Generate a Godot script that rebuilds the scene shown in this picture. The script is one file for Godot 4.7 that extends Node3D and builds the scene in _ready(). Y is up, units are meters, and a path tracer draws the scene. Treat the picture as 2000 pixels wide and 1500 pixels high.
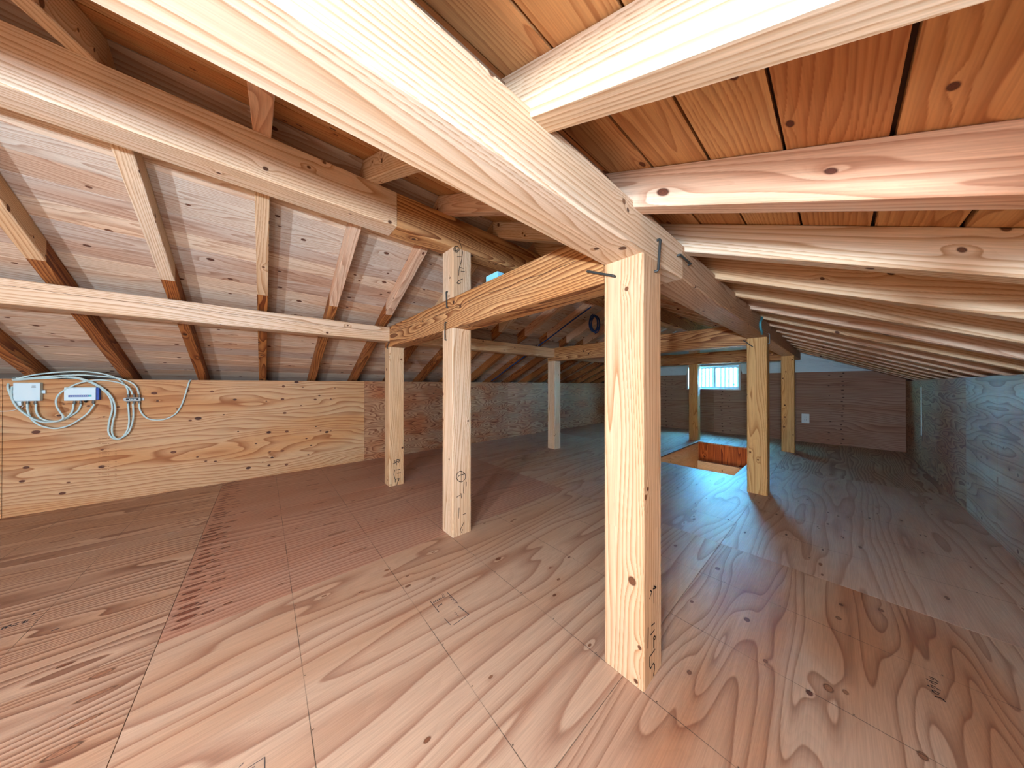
extends Node3D
# An attic of plywood and bare roof timbers. x runs right across the roof, -z runs along the ridge to the window gable, y is up.

const EYE := 0.734
const WALL_L := -3.025
const WALL_R := 0.493
const FAR := 5.29          # distance along the ridge to the window gable
const BACK := -2.0         # gable behind the camera
const RIDGE := -1.268
const PITCH := 0.44
const PLANK_RISE := 0.085
const RAFTER_STEP := 0.331

var M := {}
var rng := RandomNumberGenerator.new()
var taken := {}
const SKY_ENERGY := 700.0
const BULBS := [-0.005, -0.336, -0.667, -1.329]   # along the ridge, each under a rafter
const BULB_R := 0.15
const BULB_Y := 0.79
const BULB_ENERGY := [0.2, 0.55, 2.0, 4.4]
const STAIR_ENERGY := 0.55
const CAB_A := [-1.0653, 0.7648, -1.0476, 0.7650, -0.9929, 0.7889, -0.9292, 0.8052, -0.8620, 0.8145, -0.8092, 0.8149, -0.7541, 0.8038, -0.7046, 0.7792, -0.6731, 0.7403, -0.6592, 0.7008, -0.6580, 0.6731]
const CAB_B := [-1.0653, 0.7631, -1.0476, 0.7639, -0.9615, 0.7796, -0.8960, 0.7899, -0.8270, 0.7945, -0.7727, 0.7894, -0.7162, 0.7822, -0.6771, 0.7698, -0.6410, 0.7470, -0.6205, 0.7137, -0.6135, 0.6721]
const CAB_C := [-1.0653, 0.7608, -1.0476, 0.7622, -0.9929, 0.7715, -0.9292, 0.7778, -0.8620, 0.7766, -0.8270, 0.7660, -0.7911, 0.7438, -0.7616, 0.7135, -0.7353, 0.6748, -0.7219, 0.6307, -0.7181, 0.5789, -0.7258, 0.5278, -0.7315, 0.4769, -0.7315, 0.4383, -0.7200, 0.4049, -0.7007, 0.3895, -0.6811, 0.3969, -0.6612, 0.4373, -0.6531, 0.4893, -0.6539, 0.5488, -0.6580, 0.6150]
const CAB_D := [-1.0653, 0.7586, -1.0476, 0.7605, -0.9929, 0.7675, -0.9292, 0.7731, -0.8620, 0.7815, -0.8163, 0.7680, -0.7801, 0.7432, -0.7466, 0.7082, -0.7200, 0.6628, -0.7065, 0.6106, -0.7046, 0.5586, -0.7123, 0.5074, -0.7162, 0.4561, -0.7123, 0.4169, -0.6968, 0.3923, -0.6771, 0.3997, -0.6531, 0.4298, -0.6390, 0.4814, -0.6336, 0.5408, -0.6361, 0.6141]
const CAB_E := [-0.6361, 0.6726, -0.6450, 0.7073, -0.6652, 0.7338, -0.7007, 0.7533, -0.7541, 0.7643, -0.7983, 0.7588, -0.8411, 0.7399, -0.8757, 0.7095, -0.8994, 0.6796, -0.9087, 0.6438, -0.9060, 0.6076, -0.8960, 0.5769, -0.8859, 0.5521, -0.8886, 0.5329, -0.9094, 0.5214, -0.9454, 0.5197, -0.9773, 0.5399, -1.0084, 0.5770, -1.0282, 0.6108, -1.0432, 0.6599, -1.0536, 0.7168, -1.0571, 0.7632]
const CAB_F := [-1.0683, 0.7630, -1.0647, 0.7338, -1.0565, 0.6886, -1.0447, 0.6429, -1.0267, 0.6022, -0.9960, 0.5565, -0.9615, 0.5281, -0.9292, 0.5183, -0.8960, 0.5239, -0.8620, 0.5535, -0.8411, 0.5797, -0.8305, 0.6193]
const CAB_G := [-0.8550, 0.6204, -0.8568, 0.5868, -0.8688, 0.5533, -0.8926, 0.5296, -0.9160, 0.5231, -0.9454, 0.5309, -0.9653, 0.5519, -0.9751, 0.5877, -0.9751, 0.6257]
const CAB_H := [-0.9991, 0.6267, -0.9976, 0.5890, -0.9867, 0.5418, -0.9615, 0.5046, -0.9292, 0.4849, -0.9027, 0.4811, -0.8688, 0.4930, -0.8341, 0.5237, -0.8019, 0.5649, -0.7794, 0.6171]
const CAB_I := [-0.6135, 0.6131, -0.6102, 0.5727, -0.5976, 0.5383, -0.5744, 0.5095, -0.5355, 0.4975, -0.4911, 0.5065, -0.4545, 0.5391, -0.4312, 0.5911, -0.4170, 0.6477, -0.4027, 0.7193, -0.3931, 0.7626, -0.3844, 0.7743]
const CAB_P := [-1.0169, 0.6177, -1.0221, 0.6065, -1.0297, 0.6012, -1.0536, 0.5912, -1.0828, 0.5901, -1.0999, 0.5929]
const INK_FRONT := [[0.7414, 0.2279, 0.7548, 0.2184, 0.7414, 0.2212], [0.7208, 0.2265, 0.7284, 0.2196, 0.7157, 0.2092], [0.7414, 0.2268, 0.7414, 0.1854], [0.7362, 0.2232, 0.7548, 0.2172], [0.7259, 0.1369, 0.7441, 0.1335], [0.7082, 0.1423, 0.7058, 0.0938], [0.7208, 0.1166, 0.7441, 0.1166], [0.7505, 0.0927, 0.7486, 0.0909, 0.7441, 0.0924, 0.7396, 0.0962, 0.7378, 0.1001, 0.7396, 0.1019, 0.7441, 0.1005, 0.7486, 0.0967, 0.7505, 0.0927], [0.7388, 0.0950, 0.7388, 0.0749], [0.7467, 0.0656, 0.7284, 0.0657, 0.7157, 0.0659, 0.7157, 0.0429, 0.7208, 0.0342, 0.7362, 0.0374, 0.7441, 0.0290, 0.7441, 0.0178, 0.7388, 0.0101, 0.7378, 0.0052]]
const INK_MID := [[0.7554, 0.2801, 0.7524, 0.2684, 0.7441, 0.2607, 0.7326, 0.2588, 0.7206, 0.2630, 0.7106, 0.2723, 0.7051, 0.2845, 0.7051, 0.2969, 0.7106, 0.3067, 0.7206, 0.3118, 0.7326, 0.3109, 0.7441, 0.3041, 0.7524, 0.2930, 0.7554, 0.2801], [0.7182, 0.2922, 0.7477, 0.2946], [0.7345, 0.3087, 0.7345, 0.2631], [0.7117, 0.2851, 0.7182, 0.2922], [0.7477, 0.2544, 0.7444, 0.2093], [0.7611, 0.2514, 0.7594, 0.2316], [0.7296, 0.2029, 0.7345, 0.1775], [0.7069, 0.1903, 0.7214, 0.1951], [0.7444, 0.2064, 0.7477, 0.1970], [0.7198, 0.1345, 0.7150, 0.0850], [0.7411, 0.0956, 0.7567, 0.0967], [0.7477, 0.0563, 0.7279, 0.0284, 0.7247, 0.0153], [0.7394, 0.0231, 0.7328, 0.0096]]
const INK_BACK := [[0.7109, 0.1610, 0.7295, 0.1666], [0.7229, 0.1835, 0.7251, 0.1651], [0.7339, 0.1838, 0.7339, 0.1478], [0.7361, 0.1879, 0.7539, 0.1849, 0.7561, 0.1731, 0.7383, 0.1740], [0.7472, 0.1679, 0.7494, 0.1630], [0.7295, 0.1126, 0.7606, 0.1122], [0.7383, 0.0861, 0.7651, 0.0852], [0.7207, 0.1166, 0.7153, 0.0819, 0.7229, 0.0489], [0.7251, 0.0462, 0.7539, 0.0456], [0.7262, 0.0437, 0.7262, 0.0257], [0.7539, 0.0456, 0.7472, 0.0278, 0.7339, -0.0053]]
const INK_STRUT := [[0.7192, 1.3979, 0.7168, 1.3893, 0.7102, 1.3820, 0.7016, 1.3782, 0.6938, 1.3791, 0.6892, 1.3844, 0.6892, 1.3924, 0.6938, 1.4006, 0.7016, 1.4065, 0.7102, 1.4081, 0.7168, 1.4049, 0.7192, 1.3979], [0.6975, 1.3998, 0.6975, 1.3823, 0.7111, 1.3913], [0.7083, 1.3586, 0.7321, 1.3649], [0.7266, 1.3099, 0.7428, 1.3102], [0.7289, 1.2924, 0.7498, 1.2959], [0.7382, 1.2565, 0.7174, 1.2454, 0.7061, 1.2288, 0.7174, 1.2274, 0.7289, 1.2362], [0.7183, 1.4416, 0.7335, 1.4104, 0.7382, 1.3877, 0.7335, 1.3500, 0.7197, 1.3060, 0.7151, 1.2688]]
const INK_CODE := [[1.2626, 0.1506, 1.2632, 0.1591], [1.2566, 0.1513, 1.2567, 0.1554], [1.2587, 0.1591, 1.2567, 0.1626], [1.2459, 0.1486, 1.2487, 0.1601], [1.2406, 0.1485, 1.2399, 0.1556], [1.2306, 0.1488, 1.2298, 0.1543], [1.2239, 0.1485, 1.2233, 0.1524], [1.2261, 0.1561, 1.2255, 0.1605], [1.2130, 0.1483, 1.2055, 0.1490], [1.2134, 0.1517, 1.2118, 0.1576], [1.2036, 0.1510, 1.2063, 0.1558], [1.1917, 0.1495, 1.1965, 0.1567, 1.1953, 0.1603, 1.1899, 0.1625], [1.2483, 0.1448, 1.2464, 0.1457], [1.2237, 0.1439, 1.2210, 0.1448]]
const INK_STAMP := [[0.4276, -0.9102, 0.4285, -0.8491], [0.4912, -0.9079, 0.4931, -0.8408], [0.4888, -0.8281, 0.4960, -0.7769], [0.4960, -0.7769, 0.4398, -0.7743], [0.4300, -0.8133, 0.4322, -0.7809], [0.4360, -0.9029, 0.4341, -0.8948], [0.4326, -0.8983, 0.4373, -0.8976], [0.4425, -0.9028, 0.4406, -0.8947], [0.4391, -0.8982, 0.4438, -0.8975], [0.4491, -0.9027, 0.4472, -0.8946], [0.4456, -0.8981, 0.4504, -0.8974], [0.4558, -0.9026, 0.4538, -0.8944], [0.4522, -0.8980, 0.4570, -0.8973], [0.4625, -0.9025, 0.4604, -0.8943], [0.4589, -0.8979, 0.4637, -0.8971], [0.4693, -0.9024, 0.4671, -0.8942], [0.4656, -0.8978, 0.4705, -0.8970], [0.4387, -0.8752, 0.4376, -0.8701], [0.4430, -0.8756, 0.4419, -0.8705], [0.4474, -0.8760, 0.4463, -0.8709], [0.4518, -0.8765, 0.4507, -0.8713], [0.4714, -0.9139, 0.4760, -0.9141], [0.4716, -0.9081, 0.4761, -0.9083], [0.4717, -0.9023, 0.4762, -0.9025], [0.4718, -0.8966, 0.4763, -0.8968], [0.4720, -0.8910, 0.4764, -0.8911], [0.4831, -0.8817, 0.4882, -0.8823], [0.4835, -0.8704, 0.4885, -0.8710], [0.4839, -0.8593, 0.4889, -0.8598], [0.4842, -0.8484, 0.4892, -0.8489], [0.4647, -0.8134, 0.4683, -0.8134], [0.4651, -0.8048, 0.4687, -0.8047], [0.4655, -0.7963, 0.4690, -0.7962]]
const INK_NOTE := [[-0.5898, -1.6509, -0.5902, -1.6628, -0.5856, -1.6607, -0.5826, -1.6503], [-0.5828, -1.6602, -0.5820, -1.6654, -0.5782, -1.6601], [-0.5734, -1.6520, -0.5735, -1.6580], [-0.5736, -1.6641, -0.5680, -1.6652], [-0.5688, -1.6539, -0.5651, -1.6546], [-0.5604, -1.6605, -0.5566, -1.6633, -0.5556, -1.6523], [-0.5556, -1.6625, -0.5537, -1.6649, -0.5503, -1.6630], [-0.5527, -1.6518, -0.5508, -1.6583], [-0.5537, -1.6923, -0.5527, -1.7024], [-0.5542, -1.7136, -0.5497, -1.7153], [-0.4740, -1.5455, -0.4673, -1.5457, -0.4613, -1.5462]]
const INK_CORNER := [[-0.0334, -0.7576, -0.0272, -0.7601], [-0.0232, -0.7448, 0.0035, -0.7446], [0.0032, -0.7449, 0.0034, -0.7215], [-0.0161, -0.7394, -0.0114, -0.7392]]
const INK_WALL := [[-0.7711, 0.4171, -0.7652, 0.4156], [-0.7711, 0.4013, -0.7652, 0.3998], [-0.7711, 0.3855, -0.7652, 0.3839], [-0.7711, 0.3697, -0.7652, 0.3681], [-0.7711, 0.3381, -0.7652, 0.3364], [-0.7711, 0.3222, -0.7652, 0.3206], [-0.7711, 0.3064, -0.7652, 0.3047], [-0.7711, 0.2906, -0.7652, 0.2889], [-0.7711, 0.2590, -0.7652, 0.2572], [-0.7711, 0.2432, -0.7652, 0.2413], [-0.7711, 0.2274, -0.7652, 0.2255], [-0.7711, 0.2116, -0.7652, 0.2097], [-0.7711, 0.1800, -0.7652, 0.1780], [-0.7711, 0.1642, -0.7652, 0.1621], [-0.7711, 0.1484, -0.7652, 0.1463], [-0.7584, 0.4156, -0.7402, 0.4127], [-0.7584, 0.3997, -0.7402, 0.3967], [-0.7584, 0.3838, -0.7402, 0.3807], [-0.7584, 0.3679, -0.7402, 0.3647], [-0.7584, 0.3362, -0.7402, 0.3327], [-0.7584, 0.3203, -0.7402, 0.3167], [-0.7584, 0.3044, -0.7402, 0.3007], [-0.7584, 0.2885, -0.7402, 0.2848], [-0.7584, 0.2568, -0.7402, 0.2528], [-0.7584, 0.2409, -0.7402, 0.2368], [-0.7584, 0.2250, -0.7402, 0.2208], [-0.7584, 0.2091, -0.7402, 0.2048], [-0.7584, 0.1773, -0.7402, 0.1728], [-0.7584, 0.1615, -0.7402, 0.1568], [-0.7584, 0.1456, -0.7402, 0.1408], [-0.7364, 0.4130, -0.7318, 0.4117], [-0.7364, 0.3970, -0.7318, 0.3956], [-0.7364, 0.3810, -0.7318, 0.3796], [-0.7364, 0.3650, -0.7318, 0.3636], [-0.7364, 0.3329, -0.7318, 0.3315], [-0.7364, 0.3169, -0.7318, 0.3154], [-0.7364, 0.3009, -0.7318, 0.2994], [-0.7364, 0.2849, -0.7318, 0.2834], [-0.7364, 0.2529, -0.7318, 0.2513], [-0.7364, 0.2369, -0.7318, 0.2352], [-0.7364, 0.2208, -0.7318, 0.2192], [-0.7364, 0.2048, -0.7318, 0.2032], [-0.7364, 0.1728, -0.7318, 0.1711], [-0.7364, 0.1568, -0.7318, 0.1550], [-0.7364, 0.1408, -0.7318, 0.1390], [-0.7101, 0.4099, -0.7031, 0.4083], [-0.7101, 0.3937, -0.7031, 0.3921], [-0.7101, 0.3776, -0.7031, 0.3759], [-0.7101, 0.3614, -0.7031, 0.3597], [-0.7101, 0.3291, -0.7031, 0.3272], [-0.7101, 0.3129, -0.7031, 0.3110], [-0.7101, 0.2967, -0.7031, 0.2948], [-0.7101, 0.2806, -0.7031, 0.2786], [-0.7101, 0.2482, -0.7031, 0.2462], [-0.7101, 0.2321, -0.7031, 0.2300], [-0.7101, 0.2159, -0.7031, 0.2138], [-0.7101, 0.1997, -0.7031, 0.1976], [-0.7101, 0.1674, -0.7031, 0.1652], [-0.7101, 0.1512, -0.7031, 0.1490], [-0.7101, 0.1351, -0.7031, 0.1327]]
const CRAMPS := [["a", 0.6845, -0.4570, 1.0501, 0.6845, -0.3772, 1.0143], ["r", 0.7641, -0.3056, 1.1074, 0.7500, -0.3056, 1.0232], ["r", 0.9049, -0.3056, 1.1100, 0.9953, -0.3056, 1.1084], ["a", 0.6845, -1.2658, 1.1938, 0.6845, -1.2611, 1.1145], ["a", 0.6845, -1.2778, 1.0441, 0.6845, -1.2778, 0.9576], ["a", 0.6845, -2.1608, 1.0031, 0.6845, -2.1228, 1.0399], ["r", 2.5455, -0.3056, 1.0768, 2.5455, -0.3056, 1.0117], ["a", 2.5045, -0.4254, 1.0421, 2.5045, -0.3789, 0.9949]]

func V(a: float, r: float, y: float) -> Vector3:
	return Vector3(r, y, -a)

func _ready() -> void:
	rng.seed = 7
	# ---- camera
	var cam := Camera3D.new()
	cam.name = "camera"
	cam.position = Vector3(0, EYE, 0)
	cam.rotation_degrees = Vector3(0.2, 48.843, 0)
	cam.fov = 106.96
	cam.near = 0.02
	cam.far = 200.0
	add_child(cam)
	cam.current = true
	# ---- sky seen through the gable window
	var env := Environment.new()
	env.background_mode = Environment.BG_SKY
	var sky := Sky.new()
	var sm := ProceduralSkyMaterial.new()
	sm.sky_top_color = Color(0.30, 0.65, 0.88)
	sm.sky_horizon_color = Color(0.44, 0.80, 0.95)
	sm.ground_horizon_color = Color(0.50, 0.60, 0.62)
	sm.ground_bottom_color = Color(0.40, 0.48, 0.50)
	sm.sky_energy_multiplier = 1.0
	sky.sky_material = sm
	env.sky = sky
	env.background_energy_multiplier = SKY_ENERGY
	env.tonemap_mode = Environment.TONE_MAPPER_LINEAR
	env.tonemap_exposure = 1.0
	env.sdfgi_enabled = true
	env.ssao_enabled = true
	env.ssil_enabled = true
	var we := WorldEnvironment.new()
	we.name = "environment"
	we.environment = env
	add_child(we)

	make_materials()
	build_floor()
	build_walls()
	build_window()
	build_ceiling()
	build_frame()
	build_rafters()
	build_hatch()
	build_fittings()
	build_added_bulbs()

# ------------------------------------------------------------------ helpers

func numbered(called: String) -> String:
	if not taken.has(called):
		taken[called] = 0
		return called
	taken[called] += 1
	return "%s_%03d" % [called, taken[called]]

func tag(o: Node3D, label: String, category: String, group := "") -> Node3D:
	o.set_meta("label", label)
	o.set_meta("category", category)
	if group != "":
		o.set_meta("group", group)
	return o

func mesh_node(called: String, mesh: Mesh, mat: Material, parent: Node3D = null) -> MeshInstance3D:
	var o := MeshInstance3D.new()
	o.mesh = mesh
	o.material_override = mat
	if parent == null:
		o.name = numbered(called)
		add_child(o)
	else:
		o.name = called
		parent.add_child(o, true)
	return o

func base(called: String, at := Vector3.ZERO) -> Node3D:
	var o := Node3D.new()
	o.name = numbered(called)
	o.position = at
	add_child(o)
	return o

func structure(called: String) -> Node3D:
	var o := base(called)
	o.set_meta("kind", "structure")
	return o

func new_st() -> SurfaceTool:
	var st := SurfaceTool.new()
	st.begin(Mesh.PRIMITIVE_TRIANGLES)
	return st

func tri(st: SurfaceTool, p: Array, uv: Array, n: Vector3) -> void:
	var order := [0, 1, 2]
	if (p[1] - p[0]).cross(p[2] - p[0]).dot(n) > 0.0:
		order = [0, 2, 1]
	for k in order:
		st.set_normal(n)
		st.set_uv(uv[k])
		st.add_vertex(p[k])

func quad(st: SurfaceTool, a: Vector3, b: Vector3, c: Vector3, d: Vector3, n: Vector3, uv: Array) -> void:
	tri(st, [a, b, c], [uv[0], uv[1], uv[2]], n)
	tri(st, [a, c, d], [uv[0], uv[2], uv[3]], n)

# a convex ring of points swept along e; the grain runs along e (texture tile 3.0 m by 0.5 m)
func sweep_ring(st: SurfaceTool, ring: Array, e: Vector3, uo := 0.0, vo := 0.0) -> void:
	var mid := Vector3.ZERO
	for p in ring:
		mid += p
	mid /= ring.size()
	var run := e.length()
	var acc := vo
	for i in ring.size():
		var p: Vector3 = ring[i]
		var q: Vector3 = ring[(i + 1) % ring.size()]
		var n := (q - p).cross(e).normalized()
		if n.dot((p + q) * 0.5 - mid) < 0.0:
			n = -n
		var nxt := acc + p.distance_to(q)
		quad(st, p, q, q + e, p + e, n, [Vector2(uo / 3.0, acc / 0.5), Vector2(uo / 3.0, nxt / 0.5), Vector2((uo + run) / 3.0, nxt / 0.5), Vector2((uo + run) / 3.0, acc / 0.5)])
		acc = nxt
	for s in 2:
		var shift := e * float(s)
		var n2 := e.normalized() * (1.0 if s == 1 else -1.0)
		for i in range(1, ring.size() - 1):
			var pts := [ring[0] + shift, ring[i] + shift, ring[i + 1] + shift]
			var uvs := []
			for p in pts:
				uvs.append(Vector2((uo + (p.x + p.z) * 0.25) / 3.0, (vo + 0.1 + (p.y - mid.y) * 0.8) / 0.5))
			tri(st, pts, uvs, n2)

func rect_ring(c: Vector3, hx: Vector3, hy: Vector3, ch := 0.003) -> Array:
	var x := hx.normalized()
	var y := hy.normalized()
	if ch <= 0.0:
		return [c - hx - hy, c + hx - hy, c + hx + hy, c - hx + hy]
	return [c - hx + x * ch - hy, c + hx - x * ch - hy, c + hx - hy + y * ch, c + hx + hy - y * ch, c + hx - x * ch + hy, c - hx + x * ch + hy, c - hx + hy - y * ch, c - hx - hy + y * ch]

# a straight timber from p to q, half sizes along hx and hy, its mesh placed relative to org
func timber(p: Vector3, q: Vector3, hx: Vector3, hy: Vector3, org: Vector3, ch := 0.003) -> ArrayMesh:
	var st := new_st()
	sweep_ring(st, rect_ring(p - org, hx, hy, ch), q - p, rng.randf() * 3.0, rng.randf() * 0.08)
	return st.commit()

func add_box(st: SurfaceTool, lo: Vector3, hi: Vector3, fu: Callable) -> void:
	var c := []
	for i in 8:
		c.append(Vector3(hi.x if i & 1 else lo.x, hi.y if i & 2 else lo.y, hi.z if i & 4 else lo.z))
	for f in [[0, 1, 3, 2, Vector3(0, 0, -1)], [4, 5, 7, 6, Vector3(0, 0, 1)], [0, 1, 5, 4, Vector3(0, -1, 0)], [2, 3, 7, 6, Vector3(0, 1, 0)], [0, 2, 6, 4, Vector3(-1, 0, 0)], [1, 3, 7, 5, Vector3(1, 0, 0)]]:
		quad(st, c[f[0]], c[f[1]], c[f[2]], c[f[3]], f[4], [fu.call(c[f[0]]), fu.call(c[f[1]]), fu.call(c[f[2]]), fu.call(c[f[3]])])

func plain_uv(p: Vector3) -> Vector2:
	return Vector2(p.x + p.z, p.y + p.z)

func box_mesh(size: Vector3, at := Vector3.ZERO, ch := 0.0) -> ArrayMesh:
	var st := new_st()
	if ch > 0.0:
		sweep_ring(st, rect_ring(at - Vector3(0, 0, size.z * 0.5), Vector3(size.x * 0.5, 0, 0), Vector3(0, size.y * 0.5, 0), ch), Vector3(0, 0, size.z))
	else:
		add_box(st, at - size * 0.5, at + size * 0.5, plain_uv)
	return st.commit()

func tube(points: Array, radius: float, sides := 8) -> ArrayMesh:
	var st := new_st()
	var up := Vector3(0.31, 0.87, 0.38).normalized()
	var rings := []
	for i in points.size():
		var t: Vector3 = (points[min(i + 1, points.size() - 1)] - points[max(i - 1, 0)]).normalized()
		var x := up.cross(t).normalized()
		up = t.cross(x).normalized()
		var ring := []
		for k in sides:
			var a := TAU * k / sides
			ring.append([points[i] + (x * cos(a) + up * sin(a)) * radius, x * cos(a) + up * sin(a)])
		rings.append(ring)
	for i in rings.size() - 1:
		for k in sides:
			var a0 = rings[i][k]
			var b0 = rings[i][(k + 1) % sides]
			var b1 = rings[i + 1][(k + 1) % sides]
			var a1 = rings[i + 1][k]
			for t3 in [[a0, b0, b1], [a0, b1, a1]]:
				var seq: Array = t3
				var nn: Vector3 = t3[0][1] + t3[1][1] + t3[2][1]
				if (t3[1][0] - t3[0][0]).cross(t3[2][0] - t3[0][0]).dot(nn) > 0.0:
					seq = [t3[0], t3[2], t3[1]]
				for v in seq:
					st.set_normal(v[1])
					st.set_uv(Vector2(0.2, 0.3))
					st.add_vertex(v[0])
	for e in [0, rings.size() - 1]:
		var n: Vector3 = (points[1] - points[0]).normalized() * -1.0 if e == 0 else (points[-1] - points[-2]).normalized()
		for k in range(1, sides - 1):
			tri(st, [rings[e][0][0], rings[e][k][0], rings[e][k + 1][0]], [Vector2.ZERO, Vector2.ZERO, Vector2.ZERO], n)
	return st.commit()

func smooth_path(pts: Array, steps := 6) -> Array:
	var out := []
	for i in pts.size() - 1:
		var p0: Vector3 = pts[max(i - 1, 0)]
		var p1: Vector3 = pts[i]
		var p2: Vector3 = pts[i + 1]
		var p3: Vector3 = pts[min(i + 2, pts.size() - 1)]
		for k in steps:
			out.append(p1.cubic_interpolate(p2, p0, p3, float(k) / steps))
	out.append(pts[-1])
	return out

func lathe(profile: Array, sides := 16) -> ArrayMesh:   # [radius, height] pairs about y
	var st := new_st()
	for i in profile.size() - 1:
		var p = profile[i]
		var q = profile[i + 1]
		for k in sides:
			var a := TAU * k / sides
			var b := TAU * (k + 1) / sides
			var n := Vector3(cos((a + b) * 0.5) * (q[1] - p[1]), p[0] - q[0], sin((a + b) * 0.5) * (q[1] - p[1])).normalized()
			if n.length() < 0.5:
				continue
			quad(st, Vector3(cos(a) * p[0], p[1], sin(a) * p[0]), Vector3(cos(b) * p[0], p[1], sin(b) * p[0]), Vector3(cos(b) * q[0], q[1], sin(b) * q[0]), Vector3(cos(a) * q[0], q[1], sin(a) * q[0]), n, [Vector2.ZERO, Vector2.ZERO, Vector2.ZERO, Vector2.ZERO])
	return st.commit()

# brush strokes as thin ribbons of ink on a flat face; strokes are lists of coordinate pairs, at() places a pair, n is the face's normal
func ink(strokes: Array, at: Callable, n: Vector3, width: float, org := Vector3.ZERO) -> ArrayMesh:
	var st := new_st()
	for s in strokes:
		var pts := []
		for i in range(0, s.size(), 2):
			pts.append(at.call(s[i], s[i + 1]) + n * 0.0006 - org)
		for i in pts.size() - 1:
			var d: Vector3 = (pts[i + 1] - pts[i]).normalized()
			var side := d.cross(n).normalized() * width * 0.5
			var p: Vector3 = pts[i] - d * width * 0.3
			var q: Vector3 = pts[i + 1] + d * width * 0.3
			quad(st, p - side, p + side, q + side, q - side, n, [Vector2.ZERO, Vector2.ZERO, Vector2.ZERO, Vector2.ZERO])
	return st.commit()

# ------------------------------------------------------------------ materials

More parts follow.
